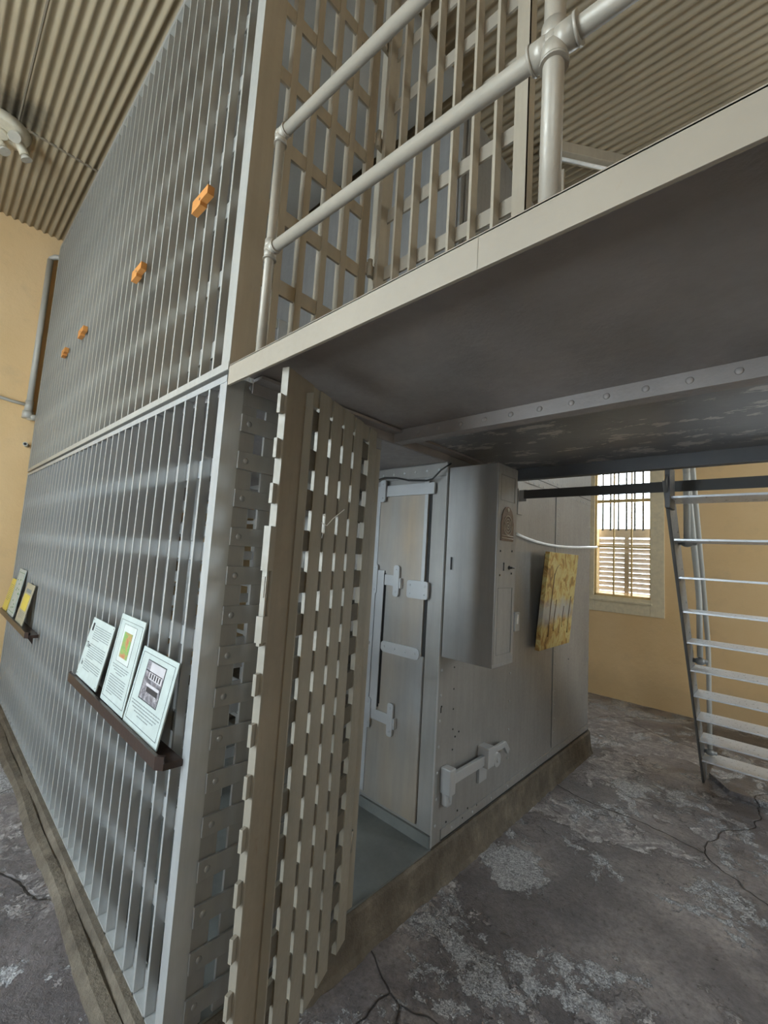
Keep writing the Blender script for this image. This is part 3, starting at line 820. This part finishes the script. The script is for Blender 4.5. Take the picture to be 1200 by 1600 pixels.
t = thing('lattice_wall', 'upper set-back barred wall behind the pipe railing', 'barred wall', (.4, .7, 2.53))
first = None
for i in range(6):
    if first is None: first = MB().box(.134, .147, .70, .748, 2.534, 5.05).build('vertical_bar', 'tan', t)
    else: copy_part(first, dx=.1085*i)
MB().box(.015, .040, .70, .75, 2.534, 5.05).build('hinge_post', 'tan', t)
MB().box(-.06, .015, .735, .80, 2.534, 5.05).build('corner_box', 'tan', t)
b = MB(); b.box(.770, .824, .698, .712, 2.534, 5.05); b.box(.812, .824, .70, .76, 2.534, 5.05); b.build('end_angle', 'tan', t)
first = None
for z in (2.662, 2.98, 3.30, 3.617, 3.935, 4.25, 4.57, 4.89):
    if first is None: first = MB().box(.02, .79, .7485, .7585, z-.035, z+.035).build('crossbar', 'fascia', t); zf = z
    else: copy_part(first, dz=z-zf)
MB().box(.0, .824, .70, .76, 5.05, 5.075).build('top_rail', 'tan', t)
# gate stop posts further back on the walkway
t = thing('walkway_stub_post', 'short rust-stained steel box post behind the big railing post', 'post', (1.17, .9, 2.53))
MB().box(.985, 1.03, .62, .66, 2.53, 2.90, .002).build('box_post', 'gate', t)
t = thing('latch_chain', 'rusty upright with hanging chain and padlock behind the upper barred wall', 'chain', (.85, .9, 2.53))
MB().box(.895, .905, .70, .715, 2.53, 3.42, .001).box(.93, .955, .74, .752, 2.53, 3.32, .001).build('upright', 'gate', t)
b = MB()
for k in range(7): b.tube([(.915+.007*math.cos(a*PI/4), .715+.004*(k % 2), 3.19-.022*k+.013*math.sin(a*PI/4)) for a in range(9)], .0025, 6)
b.build('chain', 'gate', t)
MB().box(.903, .927, .705, .72, 2.995, 3.03, .004).build('padlock', 'fascia', t)

# ------------------------------------------------------------------ steep stair to the walkway
t = thing('steel_stair', 'steep open steel stair with thin metal treads rising to the walkway', 'stair', (1.3, 4.4, 0))
F = Vector((.935, 4.47, 0)); T = Vector((1.05, 2.10, 2.42)); sd = (T-F).normalized()
nrm = Vector((1, 0, 0)); upv = sd.cross(nrm); upv = -upv if upv.z < 0 else upv
def along(p, q, wv, w0, w1, tv, t0, t1, b):
    vs = []
    for e in (p, q):
        for (a, c) in ((w0, t0), (w1, t0), (w1, t1), (w0, t1)): vs.append(b.bm.verts.new(e + wv*a + tv*c))
    for f in ((0,1,2,3), (7,6,5,4), (0,4,5,1), (1,5,6,2), (2,6,7,3), (3,7,4,0)): b.bm.faces.new([vs[i] for i in f])
WS = .78
ux = Vector((1, 0, 0))
for off in (0.0, WS):
    b = MB(); along(F + ux*off, T + ux*off + sd*.01, upv, -.10, .10, ux, -.010, .0, b)
    # small outward lip
    along(F + ux*off, T + ux*off + sd*.01, upv, -.10, -.092, ux, -.018 if off == 0 else 0, .0 if off == 0 else .018, b)
    for k in range(10):
        P0 = F + (T-F)*((.27+.2235*k)/2.42) + ux*off
        for e in (-.05, .05): b.rivet(P0 + sd*.03 + upv*e + ux*(.001 if off == 0 else -.011), 'x', .007)
    b.build('stringer', 'stair', t)
first = None
for k in range(10):
    z = .27 + .2235*k; P = F + (T-F)*(z/2.42)
    if first is None:
        b = MB(); b.box(P.x, P.x+WS-.01, P.y-.13, P.y+.13, z-.006, z+.006, .001)
        
        first = b.build('tread', 'tread', t); P1 = P
    else: copy_part(first, *(P-P1))
MB().box(1.035, 1.06, 2.074, 2.22, 2.22, 2.455, .002).build('top_bracket', 'darkpaint', t)
# handrails
def hp(tt, h): return F + (T-F)*tt + Vector((.045, 0, h))
b = MB(); b.tube([hp(.10, .10), hp(.105, .86), hp(.14, .98), hp(.30, 1.0), hp(1.02, 1.0)], .019, 12); b.build('handrail', 'grey_pipe', t)
b = MB(); b.tube([hp(.475, .10), hp(.48, .50), hp(.52, .53), hp(1.02, .5)], .019, 12); b.build('middle_rail', 'grey_pipe', t)
b = MB(); b.tube([hp(.82, .05), hp(.82, 1.0)], .019, 12); b.build('rail_post', 'grey_pipe', t)
for tt in (.10, .475, .82):
    p = hp(tt, .07); b = MB(); b.ball(p, .036, 1, 1, .8); b.cyl(p-Vector((.05, 0, 0)), p+Vector((.05, 0, 0)), .016, 10); b.build('rail_clamp', 'stair', t)
b = MB(); b.tube([(F+ux*WS)+Vector((-.04, 0, .1)), (F+ux*WS)+(T-F)*.1+Vector((-.04, 0, 1.0)), (F+ux*WS)+(T-F)*1.0+Vector((-.04, 0, 1.0))], .019, 12); b.build('handrail', 'grey_pipe', t)

# ------------------------------------------------------------------ painting
t = thing('canvas_painting', 'canvas painting of yellow autumn trees hung on the riveted cell wall', 'painting', (.04, 2.71, 1.185))
t.rotation_euler = (0, R(5.0), 0)
MB().box(0, .035, 0, .655, 0, .79, .002).build('canvas', 'painting', t, world=False)
b = MB()
for y, h0, h1, r in ((.14, .10, .62, .005), (.24, .14, .40, .004), (.56, .10, .42, .005), (.42, .16, .34, .003)):
    b.tube([(.0355, y, h0), (.0355, y-.006, (h0+h1)/2), (.0355, y+.008, h1)], r, 6)
b.tube([(.0355, .148, .60), (.0355, .18, .66), (.0355, .22, .69)], .003, 6)
b.build('painted_trunks', 'brass', t, world=False)
MB().box(-.012, 0, .02, .035, .02, .77).box(-.012, 0, .62, .635, .02, .77).build('stretcher', 'wood', t, world=False)

# white conduit hanging from the cell wall to the window
tag(MB().tube([(.025, 2.363, 2.085), (.027, 2.50, 2.065), (.03, 2.70, 2.047), (.03, 2.9, 2.038), (.03, 3.15, 2.036), (.03, 3.4, 2.042), (.03, 3.7, 2.056), (.03, 3.96, 2.072), (.02, 4.3, 2.09), (-.25, 5.2, 2.13), (-.60, 6.34, 2.20)], .011, 10).build('conduit', 'conduit'),
    'white conduit sagging along the cell wall towards the far window', 'conduit')

# ------------------------------------------------------------------ placard shelves on the barred wall
def shelf(x0, x1, z, label, depth=.085):
    t = thing('placard_shelf', label, 'shelf', ((x0+x1)/2, 0, z))
    MB().prism([(x0, -.002), (x0+.01, -depth+.01), (x0+.03, -depth), (x1-.03, -depth), (x1-.004, -depth+.02), (x1, -.002)], z-.035, z-.012, 'z').build('board', 'wood', t)
    MB().prism([(x0+.01, -depth+.01), (x0+.03, -depth), (x1-.03, -depth), (x1-.004, -depth+.02), (x1-.014, -depth+.03), (x1-.034, -depth+.012), (x0+.034, -depth+.012), (x0+.018, -depth+.018)], z-.012, z+.010, 'z').build('front_lip', 'wood', t)
    for x in (x0+.2, x1-.2): MB().prism([(-.002, z-.035), (-.06, z-.035), (-.002, z-.12)], x-.006, x+.006, 'x').build('bracket', 'wood', t)
    return t
shelf(-1.36, -.045, 1.12, 'dark wooden shelf on the barred wall nearest the corner post, holding three placards')
shelf(-4.25, -2.72, 1.10, 'dark wooden shelf at the far end of the barred wall')

def text_obj(s, size, mat, parent, mtx, name='lettering'):
    cu = bpy.data.curves.new('lettering', 'FONT'); cu.body = s; cu.size = size; cu.extrude = .0002
    tmp = bpy.data.objects.new('tmp_text', cu); COL.objects.link(tmp)
    bpy.context.view_layer.update()
    me = bpy.data.meshes.new_from_object(tmp.evaluated_get(bpy.context.evaluated_depsgraph_get()))
    bpy.data.objects.remove(tmp); me.name = name
    me.transform(mtx); me.materials.clear(); me.materials.append(M[mat])
    o = bpy.data.objects.new(name, me); COL.objects.link(o); o.parent = parent; return o

def placard(x, z, wd, ht, label, mat='card', yb=-.066, yt=-.012):
    """local: x right, z up the board, -y towards viewer; leans back against the bars"""
    lean = math.atan2(yt-yb, ht)
    t = thing('placard', label, 'placard', (x, yb, z)); t.rotation_euler = (-lean, 0, 0)
    MB().box(0, wd, 0, .006, 0, ht, .001).build('board', mat, t, world=False)
    return t
def frame_line(t, x0, x1, z0, z1, w=.0014, mat='card_dark'):
    b = MB(); y0, y1 = -.0008, .0003
    b.box(x0, x1, y0, y1, z0, z0+w).box(x0, x1, y0, y1, z1-w, z1).box(x0, x0+w, y0, y1, z0, z1).box(x1-w, x1, y0, y1, z0, z1)
    return b.build('border_line', mat, t, world=False)
def text_lines(t, x0, x1, ztop, n, dz, seed, mat='card_text', h=.0035, center=False):
    rs = random.Random(seed); b = MB()
    for i in range(n):
        z = ztop - i*dz; xe = x1 if i < n-1 else x0+(x1-x0)*rs.uniform(.35, .8); x = x0
        if center:
            k = (1-(i/max(1, n-1))**2*.6); mid = (x0+x1)/2; x = mid-(x1-x0)/2*k; xe = mid+(x1-x0)/2*k
        while x < xe:
            wl = min(rs.uniform(.008, .024), xe-x)
            if wl > .003: b.box(x, x+wl, -.0006, .0003, z, z+h)
            x += wl+.004
    return b.build('printed_text', mat, t, world=False)
UP = Matrix.Rotation(R(90), 4, 'X')
# nearest: photograph card
t = placard(-.49, 1.122, .365, .300, 'white placard with a black and white photograph of a building, nearest the corner post')
frame_line(t, .018, .345, .022, .282)
ph = MB().box(.092, .272, -.001, .0003, .118, .258).build('photograph', 'photo', t, world=False)
frame_line(t, .088, .276, .114, .262, .003)
b = MB(); b.box(.13, .272, -.0018, -.0009, .222, .258); b.box(.13, .262, -.0018, -.0009, .170, .180); b.box(.135, .265, -.0018, -.0009, .196, .222); b.build('photo_sky_and_facade', 'photo_light', ph, world=False)
b = MB()
for i in range(5): b.box(.145+.024*i, .156+.024*i, -.0026, -.0017, .200, .219)
b.box(.092, .262, -.0026, -.0017, .2215, .2245); b.box(.145, .255, -.0020, -.0009, .150, .168); b.build('photo_windows', 'photo_dark', ph, world=False)
text_lines(t, .035, .335, .095, 5, .011, 3, center=True)
# middle: map card
t = placard(-.815, 1.128, .315, .385, 'tall white placard with a green and orange map, middle one on the near shelf')
frame_line(t, .016, .298, .022, .362)
MB().box(.075, .235, -.0008, .0003, .185, .345).build('map_mount', 'map_paper', t, world=False)
frame_line(t, .073, .237, .183, .347, .001)
MB().box(.10, .205, -.0016, -.0007, .205, .315).build('map_print', 'map', t, world=False)
text_lines(t, .09, .22, .335, 2, .009, 8, h=.003)
text_lines(t, .05, .262, .165, 4, .010, 4, center=True)
text_lines(t, .05, .262, .118, 8, .0105, 5)
# left: text card
t = placard(-1.27, 1.132, .372, .300, 'cream placard of dense printed text, farthest from the post on the near shelf')
for z0_, n_, sd_ in ((.262, 7, 11), (.172, 7, 12), (.092, 5, 13)):
    text_lines(t, .075, .345, z0_, n_, .0105, sd_)
text_obj('The', .040, 'card_dark', t, Matrix.Translation((.022, -.0006, .150)) @ UP)
text_obj('In', .040, 'card_dark', t, Matrix.Translation((.028, -.0006, .060)) @ UP)
MB().box(.030, .056, -.001, .0003, .235, .275).build('initial_block', 'card_dark', t, world=False)
for x, z in ((.012, .288), (.356, .288), (.356, .010), (.012, .010)): MB().box(x, x+.005, -.001, .0003, z, z+.005).build('corner_pin', 'card_dark', t, world=False)
# far shelf cards
t = placard(-3.42, 1.105, .36, .33, 'cream placard with a yellow band on the far shelf, nearer the camera', 'cream_card')
MB().box(.05, .31, -.001, .0003, .11, .24).build('yellow_band', 'yellow_card', t, world=False)
MB().box(.07, .29, -.001, .0003, .255, .285).build('heading_band', 'card_text', t, world=False)
text_lines(t, .06, .30, .09, 5, .012, 21)
t = placard(-3.93, 1.105, .36, .42, 'tall white placard with green drawings standing behind the cream one', 'card')
frame_line(t, .03, .33, .03, .39, .004, 'green_print')
b = MB(); rs = random.Random(3)
for i in range(14):
    x, z = rs.uniform(.06, .30), rs.uniform(.05, .36); b.box(x, x+.03, -.001, .0003, z, z+.012)
b.build('green_drawing', 'green_print', t, world=False)
t = placard(-4.27, 1.105, .26, .30, 'bright yellow placard at the left edge of the photo on the far shelf', 'yellow_card')
text_lines(t, .03, .23, .24, 10, .016, 31)

# ------------------------------------------------------------------ orange wooden blocks wedged on the upper bars
def wedge(x, z, wd, label):
    t = thing('wooden_block', label, 'wooden block', (x, -.02, z), 0, 'orange blocks on the upper bars')
    # notched block: long face with a step cut into one side
    MB().prism([(-wd/2, -.030), (.012, -.030), (.012, -.012), (wd/2, -.012), (wd/2, .030), (-wd/2, .030)], -.012, .018, 'y').build('block', 'orange', t, world=False)
    MB().cyl((0, -.0125, .002), (0, -.010, .002), .007, 8).build('nail_hole', 'dark', t, world=False)
wedge(-.385, 3.41, .16, 'orange wooden block on the upper bars, largest and nearest the corner post')
wedge(-1.23, 3.425, .16, 'orange wooden block on the upper bars, second from the corner post')
wedge(-2.55, 3.48, .16, 'small orange wooden block on the upper bars, third from the corner post')
wedge(-3.17, 3.49, .13, 'small faded brown wooden block, farthest along the upper bars')

# ------------------------------------------------------------------ pipes on the left wall
t = thing('wall_pipe', 'grey upright drain pipe at the left end of the cage', 'pipe', (XL+.04, -.06, 3.2))
xp = XL+.05
MB().cyl((xp, -.055, 3.24), (xp, -.055, 4.99), .030, 16).build('upright', 'grey_pipe', t)
MB().tube([(xp, -.055, 4.95), (xp, -.05, 5.01), (xp+.03, -.02, 5.03), (xp+.06, .03, 5.035), (xp+.08, .09, 5.04)], .028, 12).build('elbow', 'grey_pipe', t)
b = MB(); b.cyl((xp, -.055, 3.20), (xp, -.055, 3.32), .038, 16); b.cyl((xp, -.055, 3.12), (xp, -.055, 3.20), .05, 16); b.cyl((xp, -.055, 3.14), (xp+.03, .03, 3.14), .035, 12); b.build('tee', 'grey_pipe', t)
MB().tube([(xp, -.06, 3.27), (xp, -.20, 3.275), (xp, -.5, 3.31), (xp, -1.0, 3.40)], .017, 10).build('branch', 'grey_pipe', t)
t = thing('wall_spout', 'short dark pipe stub sticking out of the left wall', 'pipe', (XL, 0, 2.83))
MB().cyl((XL+.0, -.02, 2.83), (XL+.09, -.045, 2.83), .022, 14).build('stub', 'grey_pipe', t)
MB().cyl((XL+.089, -.0447, 2.83), (XL+.092, -.0455, 2.83), .014, 12).build('opening', 'black', t)

# ------------------------------------------------------------------ ceiling floodlight
t = thing('ceiling_lamp', 'cream round lamp with spot heads fixed to the corrugated ceiling', 'lamp', (-3.28, -.60, ZC-.01))
MB().cyl((-3.27, -.64, ZC-.012), (-3.27, -.64, ZC-.075), .20, 32, .17).build('base', 'lampbody', t)
for p, q in (((-3.26, -.57, ZC-.07), (-3.17, -.56, ZC-.12)), ((-3.27, -.52, ZC-.07), (-3.27, -.47, ZC-.16)), ((-3.36, -.66, ZC-.07), (-3.33, -.61, ZC-.16))):
    p, q = Vector(p), Vector(q); dv = (q-p).normalized()
    hd = MB().cyl(p-dv*.02, q, .032, 18, .036).build('lamp_head', 'lampbody', t)
    MB().cyl(q, q+dv*.035, .028, 18, .043).build('lens', 'lens', hd)
MB().cyl((-3.27, -.64, ZC-.075), (-3.27, -.64, ZC-.10), .06, 24, .05).build('hub', 'lampbody', t)

# ------------------------------------------------------------------ tube fitting glimpsed over the walkway
t = thing('tube_light', 'white tube light fitting under the corrugated ceiling, just above the walkway edge', 'light fitting', (.3, 2.7, ZC-.1))
mt = Matrix.Translation((.42, 2.72, ZC-.10)) @ Matrix.Rotation(R(52), 4, 'Z')
MB().box(-.45, .45, -.05, .05, -.0, .09, .003, mtx=mt).build('housing', 'tan', t)
p = mt @ Vector((-.42, 0, -.02)); q = mt @ Vector((.42, 0, -.02))
MB().cyl(p, q, .014, 14).build('tube', 'conduit', t)

if 'placed' in rv0: del rv0['placed']
